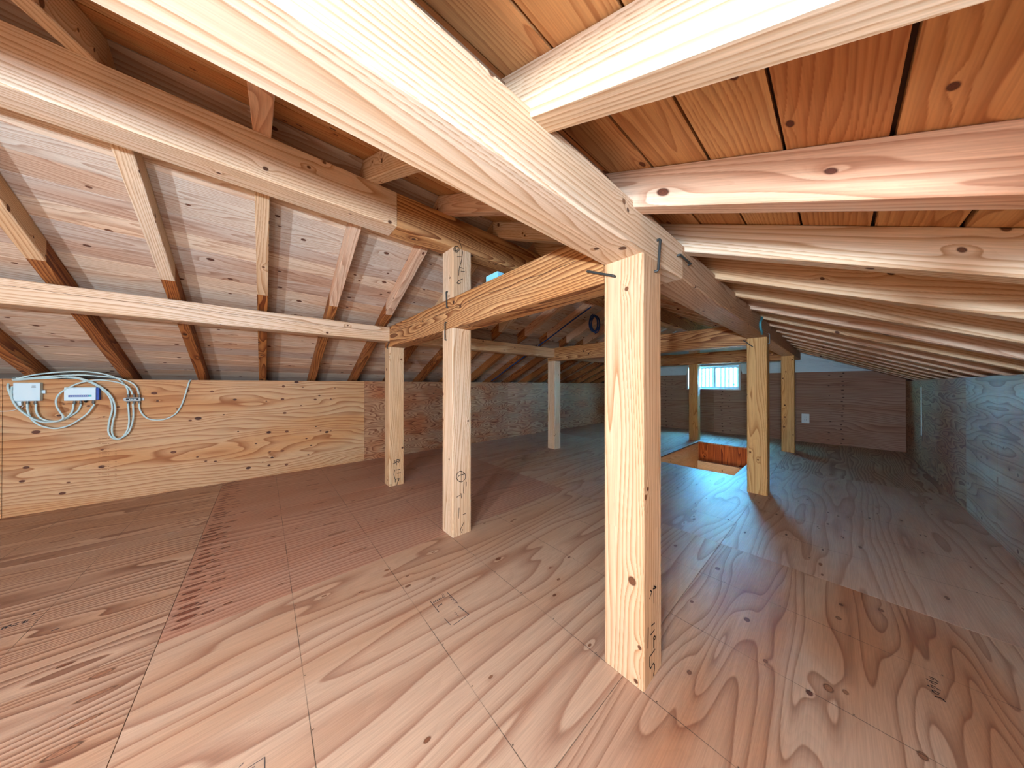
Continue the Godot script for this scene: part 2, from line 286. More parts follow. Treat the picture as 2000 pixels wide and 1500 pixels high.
# wood: contour lines of a stretched noise are the growth rings; knots bend the rings and carry their own dark colour
func wood(w: int, h: int, len_m: float, wid_m: float, sd: int, slope: float, amp: float, fu: float, fv: float, early: Color, late: Color, edge: float, knots: Array, joist_lines := false, stain := Color(1, 1, 1), stain_amount := 0.0) -> ImageTexture:
	var noise := FastNoiseLite.new()
	noise.seed = sd
	noise.noise_type = FastNoiseLite.TYPE_SIMPLEX_SMOOTH
	noise.fractal_type = FastNoiseLite.FRACTAL_FBM
	noise.fractal_octaves = 3
	noise.fractal_gain = 0.42
	noise.frequency = 1.0
	var g := RandomNumberGenerator.new()
	g.seed = sd * 31 + 5
	var cw := w / 4 + 8
	var chh := h / 2
	var field := PackedFloat32Array()
	field.resize(cw * chh)
	var patch := PackedFloat32Array()
	patch.resize(cw * chh)
	var rad := len_m * fu / TAU
	var i := 0
	for y in chh:
		var v := (y + 0.5) / chh * wid_m
		for x in cw:
			var t := (x - 4 + 0.5) / (cw - 8) * TAU   # four columns more at each end, so that the tile closes
			var cx := cos(t) * rad
			var cy := sin(t) * rad
			field[i] = v * slope + amp * noise.get_noise_3d(cx, cy, v * fv)
			patch[i] = noise.get_noise_3d(cx * 1.7 + 40.0, cy * 1.7, v * 5.0)
			i += 1
	var fi := Image.create_from_data(cw, chh, false, Image.FORMAT_RF, field.to_byte_array())
	fi.resize(w + 32, h, Image.INTERPOLATE_CUBIC)
	fi = fi.get_region(Rect2i(16, 0, w, h))
	var pi := Image.create_from_data(cw, chh, false, Image.FORMAT_RF, patch.to_byte_array())
	pi.resize(w + 32, h, Image.INTERPOLATE_BILINEAR)
	pi = pi.get_region(Rect2i(16, 0, w, h))
	var sw := maxi(w / 40, 4)
	var streak := PackedFloat32Array()
	streak.resize(sw * h)
	for k in sw * h:
		streak[k] = g.randf() if k % sw < sw - 2 else streak[k - sw + 2]
	var si := Image.create_from_data(sw, h, false, Image.FORMAT_RF, streak.to_byte_array())
	si.resize(w, h, Image.INTERPOLATE_CUBIC)
	var F := fi.get_data().to_float32_array()
	var P := pi.get_data().to_float32_array()
	var S := si.get_data().to_float32_array()
	var sx := w / len_m
	var sy := h / wid_m
	for k in knots:
		var rx: float = k[2] * 5.0 * sx
		var ry: float = k[3] * 3.2 * sy
		var x0 := int(k[0] * sx)
		var y0 := int(k[1] * sy)
		for y in range(maxi(0, y0 - int(ry * 2)), mini(h, y0 + int(ry * 2))):
			for x in range(maxi(0, x0 - int(rx * 2)), mini(w, x0 + int(rx * 2))):
				var dx := (x - x0) / rx
				var dy := (y - y0) / ry
				F[y * w + x] += k[4] * exp(-(dx * dx + dy * dy) * 1.3)
	var LR := PackedFloat32Array()
	var LG := PackedFloat32Array()
	var LB := PackedFloat32Array()
	for k in 257:
		var t := k / 256.0
		var l := pow(t / 0.94, edge) if t < 0.94 else 1.0 - smoothstep(0.94, 1.0, t)
		var fine := fposmod(t * 4.0, 1.0)
		l = clampf(l + 0.13 * fine * fine * fine, 0.0, 1.0)
		var c := early.lerp(late, l)
		LR.append(c.r * 255.0)
		LG.append(c.g * 255.0)
		LB.append(c.b * 255.0)
	var d := PackedByteArray()
	d.resize(w * h * 3)
	var o := 0
	var sr := stain.r - 1.0
	var sg := stain.g - 1.0
	var sb := stain.b - 1.0
	for n in w * h:
		var f := F[n]
		f -= floor(f)
		var q := int(f * 256.0)
		var m := 0.93 + 0.1 * S[n]
		var b := P[n] * 1.6 + 0.25
		b = clampf(b, 0.0, 1.0) * stain_amount
		d[o] = int(minf(LR[q] * m * (1.0 + sr * b), 255.0))
		d[o + 1] = int(minf(LG[q] * m * (1.0 + sg * b), 255.0))
		d[o + 2] = int(minf(LB[q] * m * (1.0 + sb * b), 255.0))
		o += 3
	for k in knots:
		var rx: float = maxf(k[2] * sx, 1.2)
		var ry: float = maxf(k[3] * sy, 1.2)
		var kc: Color = k[5]
		var x0 := int(k[0] * sx)
		var y0 := int(k[1] * sy)
		for y in range(maxi(0, y0 - int(ry * 1.6) - 1), mini(h, y0 + int(ry * 1.6) + 2)):
			for x in range(maxi(0, x0 - int(rx * 1.6) - 1), mini(w, x0 + int(rx * 1.6) + 2)):
				var dx := (x - x0) / rx
				var dy := (y - y0) / ry
				var r := sqrt(dx * dx + dy * dy)
				var a := 1.0 - smoothstep(0.8, 1.45, r)
				if a <= 0.0:
					continue
				var ringy := 1.02 + 0.10 * sin(r * 11.0) - 0.30 * smoothstep(0.6, 0.95, r) * (1.0 - smoothstep(0.95, 1.25, r))
				var at := (y * w + x) * 3
				d[at] = int(lerpf(d[at], kc.r * 255.0 * ringy, a))
				d[at + 1] = int(lerpf(d[at + 1], kc.g * 255.0 * ringy, a))
				d[at + 2] = int(lerpf(d[at + 2], kc.b * 255.0 * ringy, a))
	if joist_lines:
		for k in range(1, 6):
			var x := int(0.3033 * k * sx)
			for y in h:
				var fade := 0.5 + 0.25 * sin(y * 0.021 + k) + 0.1 * g.randf()
				var at := (y * w + x) * 3
				for ch in 3:
					d[at + ch] = int(d[at + ch] * fade)
			for j in 6:
				var y := int((0.08 + 0.15 * j) * sy)
				for yy in 2:
					for xx in 3:
						var at := ((y + yy) * w + x + xx + 2) * 3
						for ch in 3:
							d[at + ch] = int(d[at + ch] * 0.45)
	return ImageTexture.create_from_image(Image.create_from_data(w, h, false, Image.FORMAT_RGB8, d))

func scatter(sd: int, count: int, len_m: float, wid_m: float, smallest: float, largest: float, stretch: float, push: float, c1: Color, c2: Color) -> Array:
	var g := RandomNumberGenerator.new()
	g.seed = sd
	var out := []
	for k in count:
		var r := lerpf(smallest, largest, g.randf() * g.randf())
		out.append([g.randf_range(0.03, len_m - 0.03), g.randf_range(0.03, wid_m - 0.03), r * stretch, r, push * (1.0 if g.randf() > 0.3 else -1.0), c1.lerp(c2, g.randf())])
	return out

func column(sd: int, at: float, wid_m: float, step: float, rx: float, ry: float, spread: float, c: Color) -> Array:
	var g := RandomNumberGenerator.new()
	g.seed = sd
	var out := []
	var v := step * 0.5
	while v < wid_m - 0.01:
		out.append([at + g.randf_range(-spread, spread), v, rx * g.randf_range(0.6, 1.2), ry * g.randf_range(0.7, 1.2), 0.25, c])
		v += step * g.randf_range(0.75, 1.25)
	return out

func std(c: Color, rough := 0.7, tex: Texture2D = null, spec := 0.35) -> StandardMaterial3D:
	var m := StandardMaterial3D.new()
	m.albedo_color = c
	m.roughness = rough
	m.metallic_specular = spec
	if tex:
		m.albedo_texture = tex
	return m

func make_materials() -> void:
	var brown := Color(0.44, 0.27, 0.19)
	var tan_knot := Color(0.58, 0.42, 0.31)
	var dark_knot := Color(0.28, 0.17, 0.13)
	# plywood faces, one sheet each (1.82 m by 0.91 m)
	var ply_wavy := wood(1536, 768, 1.82, 0.91, 11, 13.0, 3.4, 0.42, 3.4, Color(0.78, 0.68, 0.58), Color(0.64, 0.50, 0.41), 4.5, scatter(3, 22, 1.82, 0.91, 0.003, 0.009, 1.8, 0.35, brown, tan_knot), true, Color(0.95, 0.88, 0.82), 0.6)
	var ply_red := wood(1536, 768, 1.82, 0.91, 23, 42.0, 4.5, 0.4, 3.0, Color(0.76, 0.62, 0.53), Color(0.62, 0.46, 0.38), 2.0, column(5, 0.035, 0.91, 0.042, 0.024, 0.007, 0.012, Color(0.50, 0.31, 0.24)) + column(6, 0.085, 0.91, 0.06, 0.018, 0.006, 0.014, Color(0.52, 0.35, 0.28)) + column(7, 0.50, 0.91, 0.12, 0.030, 0.006, 0.05, Color(0.58, 0.41, 0.32)) + scatter(8, 24, 1.82, 0.91, 0.003, 0.005, 3.0, 0.3, brown, tan_knot), true, Color(0.96, 0.88, 0.83), 0.6)
	var ply_stripe := wood(1536, 768, 1.82, 0.91, 37, 38.0, 5.5, 0.5, 3.6, Color(0.78, 0.68, 0.58), Color(0.54, 0.40, 0.32), 1.9, column(15, 1.74, 0.91, 0.07, 0.030, 0.007, 0.02, Color(0.60, 0.44, 0.34)) + column(16, 1.36, 0.91, 0.10, 0.030, 0.006, 0.03, Color(0.60, 0.44, 0.34)) + scatter(9, 10, 1.82, 0.91, 0.003, 0.006, 3.0, 0.3, brown, tan_knot), true, Color(0.95, 0.88, 0.82), 0.6)
	var ply_loop := wood(1536, 768, 1.82, 0.91, 41, 9.0, 5.6, 0.5, 5.0, Color(0.75, 0.63, 0.53), Color(0.60, 0.46, 0.37), 4.5, scatter(13, 30, 1.82, 0.91, 0.004, 0.011, 1.4, 0.4, Color(0.36, 0.22, 0.19), tan_knot), true, Color(0.93, 0.80, 0.70), 0.9)
	var ply_wall := wood(1280, 640, 1.82, 0.91, 53, 34.0, 5.0, 0.6, 3.6, Color(0.80, 0.66, 0.50), Color(0.63, 0.44, 0.29), 3.6, scatter(17, 60, 1.82, 0.91, 0.003, 0.010, 1.5, 0.35, dark_knot, brown) + column(18, 1.22, 0.91, 0.14, 0.010, 0.007, 0.03, brown), false, Color(0.97, 0.84, 0.68), 0.7)
	var ply_curl := wood(1280, 640, 1.82, 0.91, 61, 22.0, 8.5, 1.5, 5.5, Color(0.72, 0.55, 0.41), Color(0.46, 0.28, 0.18), 2.6, scatter(19, 8, 1.82, 0.91, 0.003, 0.008, 1.5, 0.4, dark_knot, brown), false, Color(0.95, 0.76, 0.62), 0.9)
	var ply_dots := wood(1280, 640, 1.82, 0.91, 71, 44.0, 4.5, 0.6, 3.4, Color(0.68, 0.54, 0.46), Color(0.54, 0.40, 0.33), 2.0, column(21, 0.30, 0.91, 0.06, 0.009, 0.005, 0.014, dark_knot) + column(22, 0.40, 0.91, 0.09, 0.007, 0.004, 0.012, dark_knot) + column(27, 1.30, 0.91, 0.05, 0.010, 0.005, 0.012, dark_knot) + column(28, 1.20, 0.91, 0.11, 0.008, 0.004, 0.01, dark_knot), false, Color(0.95, 0.84, 0.76), 0.6)
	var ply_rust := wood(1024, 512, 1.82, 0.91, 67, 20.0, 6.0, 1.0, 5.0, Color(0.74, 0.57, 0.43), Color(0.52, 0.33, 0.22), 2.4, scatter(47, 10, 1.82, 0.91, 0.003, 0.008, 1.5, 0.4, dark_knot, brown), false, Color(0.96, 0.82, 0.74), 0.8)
	var ply_pale := wood(1280, 640, 1.82, 0.91, 77, 16.0, 4.0, 0.45, 3.4, Color(0.78, 0.68, 0.60), Color(0.68, 0.55, 0.47), 4.0, scatter(43, 60, 1.82, 0.91, 0.002, 0.005, 2.6, 0.3, Color(0.36, 0.24, 0.20), tan_knot), true, Color(0.95, 0.88, 0.84), 0.6)
	# sawn timber (tile 3 m by 0.5 m)
	var sawn_pale := wood(2048, 384, 3.0, 0.5, 81, 100.0, 7.5, 0.40, 5.0, Color(0.86, 0.78, 0.69), Color(0.70, 0.56, 0.43), 3.2, scatter(29, 46, 3.0, 0.5, 0.004, 0.009, 1.1, 1.0, Color(0.30, 0.19, 0.14), Color(0.52, 0.36, 0.25)), false, Color(0.98, 0.91, 0.82), 0.7)
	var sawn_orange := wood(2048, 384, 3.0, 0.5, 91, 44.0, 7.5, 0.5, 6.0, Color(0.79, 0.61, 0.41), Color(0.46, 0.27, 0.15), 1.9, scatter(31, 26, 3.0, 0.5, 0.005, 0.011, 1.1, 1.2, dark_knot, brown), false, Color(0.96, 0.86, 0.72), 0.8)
	var sawn_board := wood(2048, 384, 3.0, 0.5, 97, 62.0, 8.0, 0.45, 6.0, Color(0.86, 0.78, 0.70), Color(0.72, 0.59, 0.50), 2.6, scatter(33, 40, 3.0, 0.5, 0.004, 0.009, 1.6, 0.7, Color(0.36, 0.21, 0.16), brown), false, Color(0.95, 0.85, 0.78), 0.9)
	M.floor_wavy = std(Color(0.94, 0.89, 0.86), 0.48, ply_wavy, 0.4)
	M.floor_red = std(Color(0.94, 0.89, 0.86), 0.48, ply_red, 0.4)
	M.floor_stripe = std(Color(0.94, 0.89, 0.86), 0.48, ply_stripe, 0.4)
	M.floor_loop = std(Color(0.94, 0.89, 0.86), 0.48, ply_loop, 0.4)
	M.floor_dots = std(Color(0.94, 0.89, 0.86), 0.48, ply_pale, 0.4)
	M.wall_pale = std(Color(1, 1, 1), 0.65, ply_wall)
	M.wall_curl = std(Color(1, 1, 1), 0.65, ply_curl)
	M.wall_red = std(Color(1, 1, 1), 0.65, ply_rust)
	M.wall_dots = std(Color(1.0, 1.0, 1.0), 0.65, ply_dots)
	M.wall_loop = std(Color(1, 1, 1), 0.65, ply_loop)
	M.wall_stripe = std(Color(1, 1, 1), 0.65, ply_dots)
	M.post = [std(Color(0.95, 0.87, 0.78), 0.6, sawn_pale), std(Color(1.0, 0.98, 0.94), 0.6, sawn_pale), std(Color(0.98, 0.94, 0.86), 0.6, sawn_pale)]
	M.post_gold = std(Color(0.98, 0.88, 0.66), 0.6, sawn_pale)
	M.purlin = std(Color(1, 1, 0.99), 0.6, sawn_pale)
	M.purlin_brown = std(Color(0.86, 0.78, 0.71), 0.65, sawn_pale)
	M.tie = std(Color(1, 1, 1), 0.6, sawn_orange)
	M.rafter = [std(Color(1, 1, 0.98), 0.65, sawn_pale), std(Color(0.97, 0.93, 0.86), 0.65, sawn_pale), std(Color(1.0, 0.95, 0.90), 0.65, sawn_board)]
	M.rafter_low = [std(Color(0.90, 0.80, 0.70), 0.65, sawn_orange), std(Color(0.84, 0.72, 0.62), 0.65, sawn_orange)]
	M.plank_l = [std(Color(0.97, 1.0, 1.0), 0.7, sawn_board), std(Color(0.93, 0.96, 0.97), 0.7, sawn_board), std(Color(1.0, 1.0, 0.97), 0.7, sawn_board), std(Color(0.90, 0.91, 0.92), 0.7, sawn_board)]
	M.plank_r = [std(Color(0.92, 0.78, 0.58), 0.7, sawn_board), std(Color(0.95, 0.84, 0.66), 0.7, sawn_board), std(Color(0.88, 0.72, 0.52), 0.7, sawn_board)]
	M.blocking = std(Color(0.72, 0.68, 0.64), 0.75, sawn_board)
	M.deck = std(Color(0.30, 0.20, 0.15), 0.9)
	M.hatch_red = std(Color(0.92, 0.66, 0.44), 0.5, sawn_orange)
	M.hatch_pale = std(Color(1.0, 0.92, 0.76), 0.6, ply_wall)
	M.ink = std(Color(0.09, 0.07, 0.07), 0.8)
	M.ink_soft = std(Color(0.30, 0.27, 0.26), 0.8)
	M.ink_brown = std(Color(0.50, 0.36, 0.24), 0.8)
	M.ink_crack = std(Color(0.24, 0.15, 0.11), 0.9)
	M.white = std(Color(0.88, 0.90, 0.90), 0.4)
	M.vinyl = std(Color(0.86, 0.90, 0.90), 0.35)
	M.bar = std(Color(0.62, 0.72, 0.74), 0.5)
	M.wrap = std(Color(0.80, 0.90, 0.95), 0.55)
	M.case = std(Color(0.80, 0.91, 0.94), 0.35)
	M.cable = std(Color(0.76, 0.87, 0.87), 0.4)
	M.cable_white = std(Color(0.85, 0.86, 0.84), 0.5)
	M.cable_blue = std(Color(0.12, 0.24, 0.42), 0.4)
	M.cable_teal = std(Color(0.30, 0.58, 0.62), 0.4)
	M.metal = std(Color(0.48, 0.49, 0.48), 0.5)
	M.metal.metallic = 0.85
	M.iron = std(Color(0.30, 0.31, 0.30), 0.45)
	M.iron.metallic = 0.6
	M.black = std(Color(0.03, 0.04, 0.05), 0.5)
	M.print_blue = std(Color(0.10, 0.28, 0.62), 0.5)
	M.print_teal = std(Color(0.15, 0.70, 0.72), 0.5)
	M.foam = std(Color(0.50, 0.80, 0.92), 0.6)
	M.green = std(Color(0.05, 0.50, 0.42), 0.5)
	M.glass = std(Color(0.85, 0.95, 0.97, 0.10), 0.02)
	M.glass.transparency = BaseMaterial3D.TRANSPARENCY_ALPHA
	M.plaster = std(Color(0.86, 0.82, 0.74), 0.8)
	M.ground = std(Color(0.62, 0.64, 0.60), 0.9)
	M.lamp_glow = std(Color(1, 1, 1), 0.5)
	M.lamp_glow.emission_enabled = true
	M.lamp_glow.emission = Color(0.92, 0.97, 1.0)
	M.lamp_glow.emission_energy_multiplier = 3.0

# ------------------------------------------------------------------ floor and walls

# a sheet of plywood made of boxes; lo and hi in (a, r, y); the face runs over the axes au and av ("a", "r", "y")
func sheet(parent: Node3D, called: String, boxes: Array, au: int, av: int, ou: float, ov: float, flip: bool, mat: Material) -> MeshInstance3D:
	var st := new_st()
	var fu := func(p: Vector3) -> Vector2:
		var q := [-p.z, p.x, p.y]
		var u: float = (q[au] - ou) / 1.82
		return Vector2(1.0 - u if flip else u, (q[av] - ov) / 0.91)
	for b in boxes:
		add_box(st, Vector3(b[2], b[4], -b[1]), Vector3(b[3], b[5], -b[0]), fu)
	return mesh_node(called, st.commit(), mat, parent)

const HATCH := [2.87, 4.265, -1.19, -0.553]   # a0, a1, r0, r1
const ROWS := [-3.088, -2.178, -1.268, -0.358, 0.552]
const ENDS := [-2.045, -0.225, 1.595, 3.415, 5.235, 7.055]

func build_floor() -> void:
	var f := structure("floor")
	var mats := [
		[M.floor_stripe, M.floor_red, M.floor_dots, M.floor_red, M.floor_wavy],
		[M.floor_stripe, M.floor_red, M.floor_wavy, M.floor_dots, M.floor_wavy],
		[M.floor_stripe, M.floor_wavy, M.floor_dots, M.floor_wavy, M.floor_dots],
		[M.floor_loop, M.floor_loop, M.floor_dots, M.floor_stripe, M.floor_dots]]
	var flips := [[false, false, true, true, false], [true, false, false, false, true], [false, false, true, true, false], [true, false, false, true, false]]
	var gap := 0.0008
	for row in 4:
		for k in 5:
			var a0: float = ENDS[k] + gap
			var a1: float = minf(ENDS[k + 1], FAR + 0.02) - gap
			var r0: float = maxf(ROWS[row], WALL_L - 0.03) + gap
			var r1: float = minf(ROWS[row + 1], WALL_R + 0.03) - gap
			var boxes := []
			if row == 2 and a1 > HATCH[0] and a0 < HATCH[1]:
				if a0 < HATCH[0]:
					boxes.append([a0, HATCH[0], r0, r1, -0.012, 0.0])
				if a1 > HATCH[1]:
					boxes.append([HATCH[1], a1, r0, r1, -0.012, 0.0])
				var b0: float = maxf(a0, HATCH[0])
				var b1: float = minf(a1, HATCH[1])
				boxes.append([b0, b1, r0, HATCH[2], -0.012, 0.0])
				boxes.append([b0, b1, HATCH[3], r1, -0.012, 0.0])
			else:
				boxes.append([a0, a1, r0, r1, -0.012, 0.0])
			var s := sheet(f, "plywood_sheet", boxes, 0, 1, ENDS[k], ROWS[row], flips[row][k], mats[row][k])
			var at := func(a: float, r: float) -> Vector3: return V(a, r, 0.0)
			if row == 2 and k == 1:
				mesh_node("printed_stamp", ink(INK_STAMP, at, Vector3.UP, 0.0021), M.ink_soft, s)
				mesh_node("printed_stamp", ink(INK_CORNER, at, Vector3.UP, 0.0016), M.ink_soft, s)
			if row == 1 and k == 0:
				mesh_node("ink_note", ink(INK_NOTE, at, Vector3.UP, 0.004), M.ink_soft, s)
			if row == 3 and k == 1:
				mesh_node("ink_code", ink(INK_CODE, at, Vector3.UP, 0.0028), M.ink, s)
	# joists and boarding under the sheets, around the hatch
	var st := new_st()
	for b in [[BACK - 0.1, HATCH[0] - 0.02, WALL_L - 0.45, WALL_R + 0.45], [HATCH[1] + 0.02, FAR + 0.16, WALL_L - 0.45, WALL_R + 0.45], [HATCH[0] - 0.02, HATCH[1] + 0.02, WALL_L - 0.45, HATCH[2] - 0.02], [HATCH[0] - 0.02, HATCH[1] + 0.02, HATCH[3] + 0.02, WALL_R + 0.45]]:
		add_box(st, Vector3(b[2], -0.06, -b[1]), Vector3(b[3], -0.0125, -b[0]), plain_uv)
	mesh_node("subfloor", st.commit(), M.deck, f)

func build_walls() -> void:
	# knee walls under the eaves
	var wl := structure("wall_left")
	var joints := [-2.9, -1.0816, 0.74, 2.568, 4.37, FAR]
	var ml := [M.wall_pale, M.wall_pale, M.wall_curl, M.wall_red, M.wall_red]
	for k in 5:
		var a0: float = maxf(joints[k], BACK)
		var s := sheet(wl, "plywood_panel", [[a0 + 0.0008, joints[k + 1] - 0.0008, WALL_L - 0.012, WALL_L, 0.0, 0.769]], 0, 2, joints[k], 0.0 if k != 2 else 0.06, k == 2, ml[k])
		if k == 1:
			mesh_node("printed_stamp", ink(INK_WALL, func(a: float, y: float) -> Vector3: return V(a, WALL_L, y), Vector3(1, 0, 0), 0.002), M.ink_brown, s)
	mesh_node("eave_board", box_mesh(Vector3(0.03, 1.4, FAR - BACK + 0.4), V((FAR + BACK) * 0.5, WALL_L - 0.42, 0.35)), M.deck, wl)
	var wr := structure("wall_right")
	var jr := [-2.0, -0.87, 0.772, 2.592, 3.086, 4.41, FAR]
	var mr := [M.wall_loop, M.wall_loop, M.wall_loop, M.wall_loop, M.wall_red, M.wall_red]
	for k in 6:
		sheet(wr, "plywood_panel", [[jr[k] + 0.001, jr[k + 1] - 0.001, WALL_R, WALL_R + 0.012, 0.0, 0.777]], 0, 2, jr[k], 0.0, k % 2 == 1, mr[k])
	mesh_node("joint_strip", box_mesh(Vector3(0.004, 0.43, 0.012), V(4.41, WALL_R - 0.002, 0.50)), M.vinyl, wr)
	mesh_node("eave_board", box_mesh(Vector3(0.03, 1.4, FAR - BACK + 0.4), V((FAR + BACK) * 0.5, WALL_R + 0.42, 0.35)), M.deck, wr)
	# window gable: shell with a hole, plywood to 0.91 m, white sheeting above
	var wf := structure("wall_far")
	var st := new_st()
	for b in [[WALL_L - 0.45, -1.632, -5.0, 1.85], [-0.934, WALL_R + 0.45, -5.0, 1.85], [-1.632, -0.934, -5.0, 0.658], [-1.632, -0.934, 1.042, 1.85]]:
		add_box(st, Vector3(b[0], b[2], -FAR - 0.14), Vector3(b[1], b[3], -FAR - 0.02), plain_uv)
	mesh_node("gable_shell", st.commit(), M.deck, wf)
	var fr := [WALL_L, -2.178, -1.268, -0.358, WALL_R]
	var mf := [M.wall_stripe, M.wall_stripe, M.wall_stripe, M.wall_dots]
	for k in 4:
		var boxes := []
		var r0: float = fr[k] + 0.0008
		var r1: float = fr[k + 1] - 0.0008
		if k == 1:
			boxes = [[FAR, FAR + 0.012, r0, -1.632, 0.0, 0.907], [FAR, FAR + 0.012, -1.632, r1, 0.0, 0.658]]
		elif k == 2:
			boxes = [[FAR, FAR + 0.012, r0, -0.934, 0.0, 0.658], [FAR, FAR + 0.012, -0.934, r1, 0.0, 0.907]]
		else:
			boxes = [[FAR, FAR + 0.012, r0, r1, 0.0, 0.907]]
		sheet(wf, "plywood_panel", boxes, 1, 2, fr[k] - (0.905 if k == 3 else 0.1 * k), 0.0, false, mf[k])
	wrap_sheet()
	var wb := structure("wall_back")
	mesh_node("gable_shell", box_mesh(Vector3(4.5, 1.95, 0.1), V(BACK - 0.05, RIDGE, 0.9)), M.wall_pale, wb)

# crumpled white sheeting stapled over the gable between plywood and roof
func wrap_sheet() -> void:
	var noise := FastNoiseLite.new()
	noise.seed = 4
	noise.frequency = 3.0
	var st := new_st()
	var nr := 120
	var ny := 20
	var pts := []
	for i in nr + 1:
		var r := lerpf(WALL_L + 0.002, WALL_R - 0.002, float(i) / nr)
		var bottom := 0.899
		if r > -1.634 and r < -0.932:
			bottom = 1.044
		var top := maxf(under(r) + 0.08, bottom + 0.002)
		var col := []
		for j in ny + 1:
			var t := float(j) / ny
			var y := lerpf(bottom, top, t)
			var bump := noise.get_noise_2d(r * 2.2 + y * 3.0, y * 4.0) * 0.014 + noise.get_noise_2d(r * 9.0, y * 2.0 + 20.0) * 0.005
			col.append(V(FAR - 0.004 - 0.012 - bump * sin(t * PI), r, y))
		pts.append(col)
	for i in nr:
		for j in ny:
			var a: Vector3 = pts[i][j]
			var b: Vector3 = pts[i + 1][j]
			var c: Vector3 = pts[i + 1][j + 1]
			var d: Vector3 = pts[i][j + 1]
			var n := (b - a).cross(d - a).normalized()
			if n.z < 0.0:
				n = -n
			quad(st, a, b, c, d, n, [Vector2.ZERO, Vector2.ZERO, Vector2.ZERO, Vector2.ZERO])
	var o := mesh_node("sheeting", st.commit(), M.wrap)
	tag(o, "crumpled white house-wrap sheeting on the gable above the plywood, around the window", "sheeting")

# underside of the rafters at r
func under(r: float) -> float:
	return 1.141 + 0.44 * (absf(0.306 - 1.268) - absf(r - RIDGE))

func build_window() -> void:
	var w := structure("window_1")
	var r0 := -1.632
	var r1 := -0.934
	var y0 := 0.658
	var y1 := 1.042
	var bx := func(called: String, a: float, da: float, ra: float, rb: float, ya: float, yb: float, m: Material, parent: Node3D) -> MeshInstance3D:
		return mesh_node(called, box_mesh(Vector3(rb - ra, yb - ya, da), V(a, (ra + rb) * 0.5, (ya + yb) * 0.5), 0.002), m, parent)
	# casing boards round the opening
	bx.call("casing", FAR + 0.045, 0.15, r0 - 0.002, r0 + 0.020, y0, y1, M.white, w)
	bx.call("casing", FAR + 0.045, 0.15, r1 - 0.020, r1 + 0.002, y0, y1, M.white, w)
	bx.call("casing", FAR + 0.045, 0.15, r0 + 0.020, r1 - 0.020, y1 - 0.020, y1, M.white, w)
	bx.call("sill", FAR + 0.040, 0.16, r0 + 0.020, r1 - 0.020, y0, y0 + 0.018, M.white, w)
	# two sliding sashes, one behind the other
	for k in 2:
		var sa := r0 + 0.020 if k == 0 else -1.285
		var sb := -1.250 if k == 0 else r1 - 0.020
		var a := FAR + 0.105 if k == 0 else FAR + 0.078
		var ya := y0 + 0.018
		var yb := y1 - 0.020
		var s := bx.call("sash", a, 0.022, sa, sa + 0.026, ya, yb, M.vinyl, w) as MeshInstance3D
		bx.call("stile", a, 0.022, sb - 0.026, sb, ya, yb, M.vinyl, s)
		bx.call("rail", a, 0.022, sa + 0.026, sb - 0.026, yb - 0.028, yb, M.vinyl, s)
		bx.call("rail", a, 0.022, sa + 0.026, sb - 0.026, ya, ya + 0.034, M.vinyl, s)
		bx.call("pane", a, 0.004, sa + 0.026, sb - 0.026, ya + 0.034, yb - 0.028, M.glass, s)
		if k == 1:
			bx.call("latch", a - 0.016, 0.012, sb - 0.080, sb - 0.060, ya + 0.050, ya + 0.075, M.green, s)
	# upright bars of the grille outside
	var r := r0 + 0.046
	while r < r1 - 0.01:
		bx.call("grille_bar", FAR + 0.19, 0.018, r - 0.014, r + 0.014, y0 - 0.02, y1 + 0.02, M.bar, w)
		r += 0.0525
	bx.call("grille_rail", FAR + 0.205, 0.012, r0, r1, y1 + 0.005, y1 + 0.03, M.bar, w)
	bx.call("grille_rail", FAR + 0.205, 0.012, r0, r1, y0 - 0.03, y0 - 0.005, M.bar, w)
	var g := structure("ground")
	mesh_node("paving", box_mesh(Vector3(60, 0.1, 60), V(FAR + 32.0, 0, -5.05)), M.ground, g)

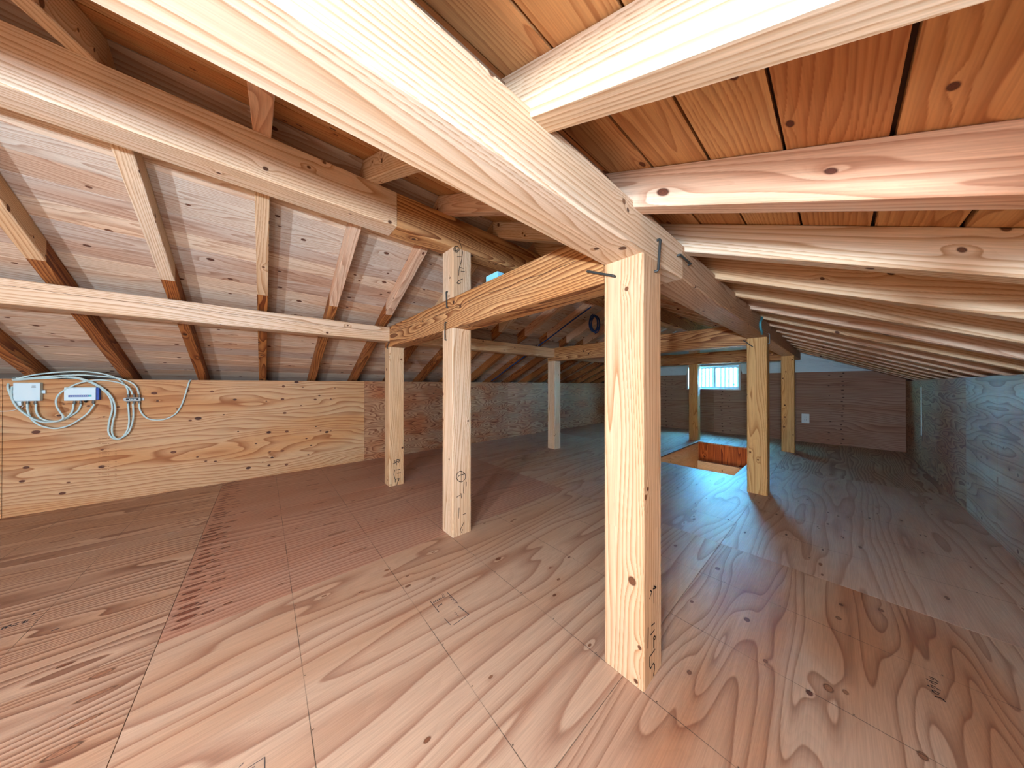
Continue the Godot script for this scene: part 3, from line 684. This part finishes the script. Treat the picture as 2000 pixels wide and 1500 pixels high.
func build_ceiling() -> void:
	var c := structure("ceiling")
	for side in 2:
		var sgn := 1.0 if side == 0 else -1.0        # right slope, left slope
		var step := 0.104 if side == 0 else 0.0835
		var first := -0.055 if side == 0 else -1.604
		var lo := RIDGE if side == 0 else WALL_L - 0.40
		var hi := WALL_R + 0.40 if side == 0 else RIDGE
		var k0 := int(floor((lo - first) / step))
		var k := k0
		while first + k * step < hi:
			var gap := (rng.randf_range(0.002, 0.006) if side == 0 else 0.0013)
			if side == 0 and k == 1:
				gap = 0.008
			var ra := maxf(first + k * step + gap * 0.5, lo)
			var rb := minf(first + (k + 1) * step - gap * 0.5, hi)
			k += 1
			if rb - ra < 0.01:
				continue
			var mats: Array = M.plank_r if side == 0 else M.plank_l
			# boards of random length, butted on rafters
			var a := BACK - 0.05
			var idx := -6 + rng.randi_range(0, 5)
			while a < FAR + 0.05:
				idx += rng.randi_range(6, 11)
				var b := minf(-0.005 + RAFTER_STEP * idx, FAR + 0.1)
				if FAR - b < 0.5:
					b = FAR + 0.1
				var st := new_st()
				var ya := under(ra) + PLANK_RISE
				var yb := under(rb) + PLANK_RISE
				var dy := rng.randf_range(0.0, 0.0015)
				ya += dy
				yb += dy
				sweep_ring(st, [V(a, ra, ya), V(a, rb, yb), V(a, rb, yb + 0.013), V(a, ra, ya + 0.013)], V(b - a - 0.001, 0, 0), rng.randf() * 3.0, rng.randf() * 0.25)
				mesh_node("plank", st.commit(), mats[rng.randi() % mats.size()], c)
				a = b
		# dark roofing felt deck over the boards
		var st2 := new_st()
		var r_out := hi if side == 0 else lo
		var y_top := under(RIDGE) + PLANK_RISE + 0.015
		var y_out := under(r_out) + PLANK_RISE + 0.015
		var over := RIDGE - sgn * 0.03
		sweep_ring(st2, [V(BACK - 0.1, over, y_top + 0.013), V(BACK - 0.1, r_out, y_out), V(BACK - 0.1, r_out, y_out + 0.03), V(BACK - 0.1, over, y_top + 0.043)], V(FAR - BACK + 0.3, 0, 0))
		mesh_node("roof_deck", st2.commit(), M.deck, c)
		# blocking between the rafters on the purlins
		var rp := -0.372 if side == 0 else -2.164
		for i in range(-5 if side == 0 else 2, 15):
			var p0 := -0.005 + RAFTER_STEP * i + 0.023
			var p1 := p0 + RAFTER_STEP - 0.046
			mesh_node("blocking_board", timber(V(p0, rp, 1.198), V(p1, rp, 1.198), Vector3(0.008, 0, 0), Vector3(0, 0.041, 0), Vector3.ZERO, 0.0), M.blocking, c)

# ------------------------------------------------------------------ timber frame

func upright(called: String, a: float, r: float, y0: float, y1: float, m: Material, label: String, category: String, group: String) -> MeshInstance3D:
	var h := 0.0525
	var org := V(a + h, r - h, y0)
	var o := mesh_node(called, timber(org, V(a + h, r - h, y1), Vector3(h, 0, 0), Vector3(0, 0, h), org, 0.004), m)
	o.position = org
	tag(o, label, category, group)
	return o

func beam(called: String, p: Vector3, q: Vector3, hx: Vector3, hy: Vector3, m: Material, label: String, group: String) -> MeshInstance3D:
	var org := (p + q) * 0.5
	var o := mesh_node(called, timber(p, q, hx, hy, org, 0.004), m)
	o.position = org
	return tag(o, label, "beam", group)

func build_frame() -> void:
	var A := [0.6845, 2.5045, 4.3245]
	var R := [-0.3056, -1.2155, -2.1255]
	var on_r := func(r: float) -> Callable:
		return func(a: float, y: float) -> Vector3: return V(a, r, y)
	var grp := "square timber posts"
	var p1 := upright("post", A[0], R[0], 0.0, 1.053, M.post[0], "large pale square post standing closest, brush marks low on its right face", "post", grp)
	for stroke in INK_FRONT:
		mesh_node("ink_stroke", ink([stroke], on_r.call(R[0]), Vector3(1, 0, 0), 0.0032, p1.position), M.ink, p1)
	var p2 := upright("post", A[0], R[1], 0.0, 1.009, M.post[1], "post under the middle of the nearest cross beam, circled brush mark near its foot", "post", grp)
	for stroke in INK_MID:
		mesh_node("ink_stroke", ink([stroke], on_r.call(R[1]), Vector3(1, 0, 0), 0.0032, p2.position), M.ink, p2)
	var p3 := upright("post", A[0], R[2], 0.0, 1.009, M.post[2], "post under the left end of the nearest cross beam", "post", grp)
	for stroke in INK_BACK:
		mesh_node("ink_stroke", ink([stroke], on_r.call(R[2]), Vector3(1, 0, 0), 0.0045, p3.position), M.ink, p3)
	upright("post", A[1], R[2], 0.0, 1.009, M.post[1], "post in the far left, standing alone before the reddish plywood wall", "post", grp)
	upright("post", A[1], R[0], 0.0, 1.053, M.post_gold, "golden post standing beside the near right corner of the floor hatch", "post", grp)
	upright("post", A[2], R[0], 0.0, 1.053, M.post_gold, "farthest right post, between the floor hatch and the wall socket", "post", grp)
	upright("post", A[2], R[1], 0.0, 1.009, M.post_gold, "slim far post in front of the left part of the window", "post", grp)
	# cross beams
	var tie_names := ["near orange-grained cross beam on the first row of posts", "second cross beam, half hidden behind the large front post", "far reddish cross beam just above the window"]
	var tie_mats := [M.tie, M.tie, M.tie]
	for k in 3:
		var tb := beam("tie_beam", V(A[k] + 0.0525, -2.2305, 1.083), V(A[k] + 0.0525, -0.4106, 1.083), Vector3(0, 0, 0.0525), Vector3(0, 0.074, 0), tie_mats[k], tie_names[k], "cross beams")
		if k == 0:
			crack(tb, V(A[0], -2.10, 1.090), V(A[0], -0.50, 1.098), Vector3(0, 0, 1), 0.006, 0.0018, 5)
		var s := upright("strut", A[k], R[1], 1.157, 1.400, M.post[1 + k % 2], ["short strut on the near cross beam with a circled brush mark, carrying the ridge beam", "short strut on the second cross beam under the ridge beam", "short strut on the far cross beam under the ridge beam"][k], "strut", "ridge struts")
		if k == 0:
			for stroke in INK_STRUT:
				mesh_node("ink_stroke", ink([stroke], on_r.call(R[1]), Vector3(1, 0, 0), 0.0032, s.position), M.ink, s)
	# purlins and ridge
	var hx := Vector3(0.0525, 0, 0)
	var hy := Vector3(0, 0.0525, 0)
	beam("purlin", V(BACK, -0.358, 1.1055), V(0.948, -0.358, 1.1055), hx, hy, M.purlin, "thick pale purlin running overhead onto the large front post", "purlins")
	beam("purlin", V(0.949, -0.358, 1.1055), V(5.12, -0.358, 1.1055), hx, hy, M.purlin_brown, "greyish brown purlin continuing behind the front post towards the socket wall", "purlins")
	var left := [[BACK, A[0]], [A[0] + 0.105, A[1]], [A[1] + 0.105, A[2]], [A[2] + 0.105, FAR]]
	var left_names := ["long pale purlin before the left roof slope, ending at the near cross beam", "left purlin between the first and second cross beam", "left purlin between the second and far cross beam", "left purlin between the far cross beam and the window gable"]
	for k in 4:
		var pu := beam("purlin", V(left[k][0] + 0.0005, -2.178, 1.1), V(left[k][1] - 0.0005, -2.178, 1.1), hx, Vector3(0, 0.05, 0), M.purlin if k == 0 else M.post[2], left_names[k], "purlins")
		if k < 2:
			crack(pu, V(left[k][0] + 0.3, -2.1255, 1.122 - 0.01 * k), V(left[k][1] - 0.05, -2.1255, 1.112), Vector3(1, 0, 0), 0.002, 0.0014, 8 + k)
	beam("ridge_beam", V(BACK, RIDGE, 1.4725), V(0.42, RIDGE, 1.4725), hx, Vector3(0, 0.0725, 0), M.purlin, "pale ridge beam high on the left above the board-lined slope", "ridge beams")
	beam("ridge_beam", V(0.421, RIDGE, 1.4725), V(FAR, RIDGE, 1.4725), hx, Vector3(0, 0.0725, 0), M.tie, "orange ridge beam resting on the near strut and running back into the dark", "ridge beams")

func crack(parent: Node3D, from: Vector3, to: Vector3, n: Vector3, wobble: float, width: float, sd: int) -> void:
	var g := RandomNumberGenerator.new()
	g.seed = sd
	var line := []
	var run := (to - from).length()
	var steps := int(run / 0.05)
	var y := 0.0
	for i in steps + 1:
		y = y * 0.8 + g.randf_range(-wobble, wobble)
		line.append_array([float(i) / steps, y])
	var at := func(t: float, dy: float) -> Vector3: return from.lerp(to, t) + Vector3(0, dy, 0)
	mesh_node("drying_crack", ink([line], at, n, width, parent.position), M.ink_crack, parent)

func build_rafters() -> void:
	var h := 0.0225
	var ordinal := ["first", "second", "third", "fourth", "fifth", "sixth", "seventh", "eighth", "ninth", "tenth", "eleventh", "twelfth", "thirteenth", "fourteenth", "fifteenth", "sixteenth", "seventeenth", "eighteenth", "nineteenth", "twentieth"]
	for k in range(-4, 16):
		var a := -0.005 + RAFTER_STEP * k
		# right slope, one piece from eave to ridge
		var y1 := under(RIDGE)
		var r_out := WALL_R + 0.38
		var o := rafter(a, RIDGE + 0.0005, r_out, M.rafter[rng.randi() % 3])
		var lab := ""
		if k < 1:
			lab = "right slope rafter seen only beside the ridge, %s before the nearest full rafter" % ["first", "second", "third", "fourth", "fifth"][-k]
		else:
			lab = "right slope rafter, %s counting away from the top right corner" % ordinal[k - 1]
		tag(o, lab, "rafter", "rafters of the right slope")
		# left slope, upper piece and a browner lower piece butted above the purlin
		var up := rafter(a, -2.048, RIDGE - 0.0005, M.rafter[rng.randi() % 3])
		tag(up, "upper pale piece of the left slope rafter, %s counting from the left picture edge" % ordinal[k + 4], "rafter", "upper rafters of the left slope")
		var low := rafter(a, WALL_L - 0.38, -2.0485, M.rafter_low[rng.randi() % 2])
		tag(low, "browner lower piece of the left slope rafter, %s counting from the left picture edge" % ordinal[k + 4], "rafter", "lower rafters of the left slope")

func rafter(a: float, r0: float, r1: float, m: Material) -> MeshInstance3D:
	var org := V(a, r0, under(r0))
	var p := org + Vector3(0, PLANK_RISE * 0.5, 0)
	var e := V(0, r1 - r0, under(r1) - under(r0))
	var st := new_st()
	sweep_ring(st, rect_ring(p - org, Vector3(0, 0, 0.0225), Vector3(0, PLANK_RISE * 0.5, 0), 0.002), e, rng.randf() * 3.0, rng.randf() * 0.2)
	var o := mesh_node("rafter", st.commit(), m)
	o.position = org
	return o

func build_hatch() -> void:
	var o := base("floor_hatch", V((HATCH[0] + HATCH[1]) * 0.5, (HATCH[2] + HATCH[3]) * 0.5, 0.0))
	tag(o, "open rectangular floor hatch lined with orange boards beside the golden post", "hatch")
	var la: float = HATCH[1] - HATCH[0]
	var lr: float = HATCH[3] - HATCH[2]
	var dep := 0.62
	var along := func(called: String, c: Vector3, e: Vector3, hx: Vector3, hy: Vector3, m: Material) -> void:
		mesh_node(called, timber(c - e * 0.5, c + e * 0.5, hx, hy, Vector3.ZERO, 0.0), m, o)
	along.call("side_board", Vector3(-lr * 0.5 - 0.009, -dep * 0.5 - 0.001, 0), Vector3(0, 0, la), Vector3(0.009, 0, 0), Vector3(0, dep * 0.5, 0), M.rafter[1])
	along.call("side_board", Vector3(lr * 0.5 + 0.009, -dep * 0.5 - 0.001, 0), Vector3(0, 0, la), Vector3(0.009, 0, 0), Vector3(0, dep * 0.5, 0), M.rafter[1])
	along.call("end_board", Vector3(0, -0.121, -la * 0.5 - 0.009), Vector3(0, 0.24, 0), Vector3(lr * 0.5, 0, 0), Vector3(0, 0, 0.009), M.hatch_red)
	along.call("end_board", Vector3(0, -dep * 0.5 - 0.001, la * 0.5 + 0.009), Vector3(lr, 0, 0), Vector3(0, 0, 0.009), Vector3(0, dep * 0.5, 0), M.hatch_red)
	along.call("ledge_board", Vector3(0, -0.243 - 0.19, -la * 0.5 + 0.012), Vector3(lr, 0, 0), Vector3(0, 0, 0.030), Vector3(0, 0.19, 0), M.rafter[0])
	# the stairwell below, lit by its own lamp
	var w := base("stairwell", V((HATCH[0] + HATCH[1]) * 0.5, (HATCH[2] + HATCH[3]) * 0.5, -2.5))
	w.set_meta("kind", "structure")
	var hi := 2.5 - dep
	for s in [-1.0, 1.0]:
		mesh_node("stair_wall", box_mesh(Vector3(0.04, hi + 0.02, la + 0.10), Vector3(s * (lr * 0.5 + 0.029), hi * 0.5, 0)), M.plaster, w)
		mesh_node("stair_wall", box_mesh(Vector3(lr + 0.10, hi + 0.02, 0.04), Vector3(0, hi * 0.5, s * (la * 0.5 + 0.029))), M.plaster, w)
	mesh_node("stair_floor", box_mesh(Vector3(lr + 0.14, 0.05, la + 0.14), Vector3(0, -0.03, 0)), M.tie, w)
	var lamp := base("stairwell_lamp", w.position + Vector3(-lr * 0.5 + 0.009, 1.2, la * 0.35))
	tag(lamp, "small globe lamp on the stairwell wall below the floor hatch", "lamp")
	mesh_node("base_plate", box_mesh(Vector3(0.02, 0.10, 0.10), Vector3(0.010, 0, 0), 0.004), M.white, lamp)
	var globe := SphereMesh.new()
	globe.radius = 0.05
	globe.height = 0.10
	mesh_node("bulb_globe", globe, M.lamp_glow, lamp).position = Vector3(0.068, 0, 0)
	var l := OmniLight3D.new()
	l.name = "stairwell_light"
	l.light_color = Color(1.0, 0.92, 0.82)
	l.light_energy = STAIR_ENERGY
	l.light_size = 0.045
	l.omni_range = 8.0
	l.omni_attenuation = 2.0
	l.shadow_enabled = true
	l.position = lamp.position + Vector3(0.068, 0, 0)
	add_child(l)

# ------------------------------------------------------------------ fittings

func wall_path(flat: Array, off := 0.0) -> Array:
	var out := []
	for i in range(0, flat.size(), 2):
		out.append(V(flat[i], WALL_L + 0.008 + off, flat[i + 1]))
	return out

func cable(flat: Array, off: float, ends_into_wall: int, label: String) -> void:
	var pts := wall_path(flat, off)
	# the bundle end dips behind the wall top
	if ends_into_wall == -1:
		pts[0].x = WALL_L - 0.06
		pts[0].y += 0.012
		pts[1].x = WALL_L + 0.004
	elif ends_into_wall == 1:
		pts[-1].x = WALL_L - 0.05
		pts[-1].y = maxf(pts[-1].y, 0.776)
		pts[-2].x = WALL_L + 0.004
	var org: Vector3 = pts[pts.size() / 2]
	for i in pts.size():
		pts[i] -= org
	var o := mesh_node("coaxial_cable", tube(smooth_path(pts), 0.0042, 8), M.cable)
	o.position = org
	tag(o, label, "cable", "coaxial cables on the left wall")

func connector(parent: Node3D, at: Vector3, down := true) -> void:
	var prof := [[0.0, 0.0], [0.0042, 0.0], [0.0042, 0.007], [0.0058, 0.007], [0.0058, 0.015], [0.0045, 0.017], [0.0045, 0.022], [0.0, 0.022]]
	var c := mesh_node("connector", lathe(prof, 10), M.metal, parent)
	c.position = at
	if down:
		c.rotation.x = PI

func build_fittings() -> void:
	# television aerial gear on the left wall
	var b1 := base("aerial_power_box", V(-1.0, WALL_L, 0.695))
	tag(b1, "small square pale plastic box with side lugs, leftmost of the wall devices", "box")
	mesh_node("body", box_mesh(Vector3(0.030, 0.104, 0.080), Vector3(0.0165, 0, 0), 0.004), M.case, b1)
	mesh_node("lug", box_mesh(Vector3(0.012, 0.020, 0.012), Vector3(0.007, 0, -0.045), 0.002), M.case, b1)
	mesh_node("lug", box_mesh(Vector3(0.012, 0.020, 0.012), Vector3(0.007, 0, 0.044), 0.002), M.case, b1)
	mesh_node("plug", box_mesh(Vector3(0.016, 0.026, 0.016), Vector3(0.012, -0.064, 0.028), 0.003), M.case, b1)
	mesh_node("print_line", box_mesh(Vector3(0.0006, 0.0022, 0.012), Vector3(0.0319, 0.033, -0.021)), M.ink_soft, b1)
	mesh_node("print_line", box_mesh(Vector3(0.0006, 0.0022, 0.014), Vector3(0.0319, 0.026, -0.021)), M.ink_soft, b1)
	connector(b1, Vector3(0.012, -0.052, 0.004))
	connector(b1, Vector3(0.012, -0.052, -0.020))
	var b2 := base("signal_booster", V(-0.824, WALL_L, 0.680))
	tag(b2, "wide pale signal booster with a blue printed stripe, in the middle of the wall devices", "box")
	mesh_node("body", box_mesh(Vector3(0.034, 0.080, 0.108), Vector3(0.0175, 0, 0.004), 0.004), M.case, b2)
	mesh_node("end_cap", box_mesh(Vector3(0.030, 0.074, 0.010), Vector3(0.0155, 0, -0.056), 0.002), M.print_blue, b2)
	mesh_node("blue_stripe", box_mesh(Vector3(0.0006, 0.011, 0.080), Vector3(0.0349, -0.012, 0.004)), M.print_blue, b2)
	for k in 9:
		mesh_node("print_letter", box_mesh(Vector3(0.0006, 0.004, 0.0045), Vector3(0.0354, -0.012, 0.036 - k * 0.0072)), M.case, b2)
	mesh_node("print_patch", box_mesh(Vector3(0.0006, 0.010, 0.010), Vector3(0.0354, -0.012, -0.031)), M.print_teal, b2)
	mesh_node("dark_plug", lathe([[0.0, 0.0], [0.006, 0.0], [0.005, 0.012], [0.0, 0.014]], 10), M.black, b2).transform = Transform3D(Basis(Vector3.RIGHT, PI), Vector3(0.015, -0.040, -0.010))
	for z in [0.030, 0.008, -0.036]:
		connector(b2, Vector3(0.013, -0.040, z))
	var sp := base("cable_splitter", V(-0.637, WALL_L, 0.641))
	tag(sp, "small metal cable splitter with a black label, rightmost of the wall devices", "splitter")
	mesh_node("body", box_mesh(Vector3(0.020, 0.026, 0.062), Vector3(0.011, 0, 0), 0.002), M.metal, sp)
	mesh_node("label_plate", box_mesh(Vector3(0.0006, 0.012, 0.050), Vector3(0.0212, 0, 0.002)), M.black, sp)
	for k in 5:
		mesh_node("print_letter", box_mesh(Vector3(0.0006, 0.004, 0.004), Vector3(0.0217, 0, 0.012 - k * 0.006)), M.case, sp)
	mesh_node("lug", box_mesh(Vector3(0.004, 0.018, 0.014), Vector3(0.003, 0, -0.036)), M.metal, sp)
	mesh_node("lug", box_mesh(Vector3(0.004, 0.018, 0.010), Vector3(0.003, 0, 0.035)), M.metal, sp)
	for z in [0.020, -0.002, -0.024]:
		connector(sp, Vector3(0.010, -0.013, z))
		connector(sp, Vector3(0.010, 0.013, z), false)
	cable(CAB_A, 0.004, -1, "pale coaxial cable of the highest arc, ending at the splitter's top left port")
	cable(CAB_B, 0.012, -1, "pale coaxial cable of the second arc, ending at the splitter's top right port")
	cable(CAB_C, 0.006, -1, "pale coaxial cable looping deep down to the splitter's bottom left port")
	cable(CAB_D, 0.016, -1, "pale coaxial cable looping deep down to the splitter's bottom middle port")
	cable(CAB_E, 0.024, 1, "pale coaxial cable arching over the booster from the splitter's top middle port")
	cable(CAB_F, 0.004, -1, "pale coaxial cable curving under the square box to the booster's middle port")
	cable(CAB_G, 0.012, 0, "short pale coaxial cable from the square box's right port to the booster's left port")
	cable(CAB_H, 0.020, 0, "pale coaxial cable of the lowest sag between square box and booster")
	cable(CAB_I, 0.004, 1, "pale coaxial cable sagging right of the splitter and up behind the wall top")
	var pw := wall_path(CAB_P, 0.004)
	var org: Vector3 = pw[3]
	for i in pw.size():
		pw[i] -= org
	var pc := mesh_node("power_cord", tube(smooth_path(pw), 0.0018, 6), M.cable_white)
	pc.position = org
	tag(pc, "thin white power cord leaving the square box to the left", "cord")
	# cable along a far rafter, a hanging coil and a stub at the purlin
	var path := []
	for i in 13:
		var r := lerpf(-3.02, -1.50, i / 12.0)
		path.append(V(2.276 + 0.004 * sin(i * 1.7), r, under(r) - 0.007) - V(2.276, -2.26, under(-2.26)))
	var bc := mesh_node("blue_cable", tube(smooth_path(path, 3), 0.007, 8), M.cable_blue)
	bc.position = V(2.276, -2.26, under(-2.26))
	tag(bc, "dark blue cable running up under a far rafter of the left slope", "cable")
	var coil := []
	for i in 81:
		var t := i / 80.0 * TAU * 5.0
		var k := i / 80.0
		coil.append(Vector3((0.026 + 0.008 * sin(k * 9.0)) * sin(t), -0.090 + (0.078 + 0.010 * sin(k * 14.0)) * cos(t), -0.022 * sin(t) + (k - 0.5) * 0.05))
	var cc := mesh_node("cable_coil", tube(coil, 0.006, 8), M.cable_blue)
	cc.position = V(2.46, -1.575, under(-1.575) - 0.001)
	tag(cc, "dark blue coil of cable hanging from a rafter left of the front post", "cable")
	var teal := []
	for p in [[800, 340], [720, 420], [640, 520], [620, 600], [640, 700], [700, 760], [790, 800]]:
		teal.append(Vector3(0.008, -(p[1] - 340) * 0.000232, -(p[0] - 620) * 0.00055))
	teal[0].x = -0.002
	teal[-1].x = 0.002
	var tc := mesh_node("cable_stub", tube(smooth_path(teal), 0.006, 8), M.cable_teal)
	tc.position = V(2.203, -0.3056, 1.152)
	tag(tc, "short teal cable bent over the purlin above the golden post", "cable")
	# cramp irons driven across the joints
	var where := ["across the joint of near cross beam and front post", "upright over the joint of front post and overhead purlin", "on the purlin just behind the front post", "joining the near strut to its cross beam", "joining the middle post to the near cross beam", "at the top of the left post of the near cross beam", "bright one at the top of the golden post", "joining the golden post to the second cross beam"]
	for i in CRAMPS.size():
		var c: Array = CRAMPS[i]
		var p := V(c[1], c[2], c[3])
		var q := V(c[4], c[5], c[6])
		var n := Vector3(0, 0, 1) if c[0] == "a" else Vector3(1, 0, 0)
		var o := mesh_node("cramp_iron", tube([p - n * 0.02 - p, n * 0.001, n * 0.0065, (q - p) * 0.03 + n * 0.0085, (q - p) * 0.97 + n * 0.0085, (q - p) + n * 0.0065, (q - p) + n * 0.001, (q - p) - n * 0.02], 0.0032, 8), M.iron if i != 6 else M.metal)
		o.position = p
		tag(o, "iron timber cramp " + where[i], "cramp", "iron cramps")
	# small foam block on the near cross beam
	var fb := mesh_node("foam_block", box_mesh(Vector3(0.080, 0.030, 0.03), Vector3(0, 0.015, 0), 0.003), M.foam)
	fb.position = V(0.715, -0.925, 1.157)
	tag(fb, "small light blue block lying on the near cross beam", "block")
	# socket
	var so := base("wall_socket", V(FAR, -0.2725, 0.302))
	tag(so, "white double socket plate on the far plywood wall at the right", "socket")
	mesh_node("plate", box_mesh(Vector3(0.070, 0.120, 0.008), Vector3(0, 0, 0.004), 0.003), M.white, so)
	for k in 2:
		var f := mesh_node("outlet", box_mesh(Vector3(0.030, 0.030, 0.003), Vector3(0, 0.018 - 0.036 * k, 0.0092), 0.002), M.white, so)
		for s in [-1, 1]:
			mesh_node("slot", box_mesh(Vector3(0.003, 0.009, 0.001), Vector3(0.007 * s, 0.018 - 0.036 * k, 0.0110)), M.black, f)

# string of bulbs added behind the viewer as main light; no lamp known there
func build_added_bulbs() -> void:
	var o := base("added_bulb_string", V(BULBS[0], BULB_R, BULB_Y))
	tag(o, "added string of bare round fill bulbs hung under the right rafters behind the viewer", "lamp")
	var wire := []
	for k in BULBS.size():
		var at := V(BULBS[k], BULB_R, BULB_Y) - o.position
		wire.append(at + Vector3(0, 0.092, 0))
		if k < BULBS.size() - 1:
			wire.append(at + Vector3(0, 0.080, (BULBS[k] - BULBS[k + 1]) * 0.5))
		mesh_node("bulb_holder", lathe([[0.0, 0.030], [0.016, 0.030], [0.017, 0.062], [0.010, 0.080], [0.0, 0.080]], 14), M.black, o).position = at
		var globe := SphereMesh.new()
		globe.radius = 0.032
		globe.height = 0.064
		globe.radial_segments = 20
		globe.rings = 10
		mesh_node("bulb", globe, M.lamp_glow, o).position = at
		mesh_node("hook", tube([at + Vector3(0, 0.080, 0), at + Vector3(0, under(BULB_R) - BULB_Y - 0.0005, 0)], 0.0025, 6), M.black, o)
		var l := OmniLight3D.new()
		l.name = "added_bulb_light_%03d" % k
		l.light_color = Color(0.80, 0.90, 1.0)
		l.light_energy = BULB_ENERGY[k]
		l.light_size = 0.03
		l.omni_range = 14.0
		l.omni_attenuation = 2.0
		l.shadow_enabled = true
		l.position = o.position + at
		add_child(l)
	mesh_node("wire", tube(smooth_path(wire, 4), 0.003, 6), M.black, o)
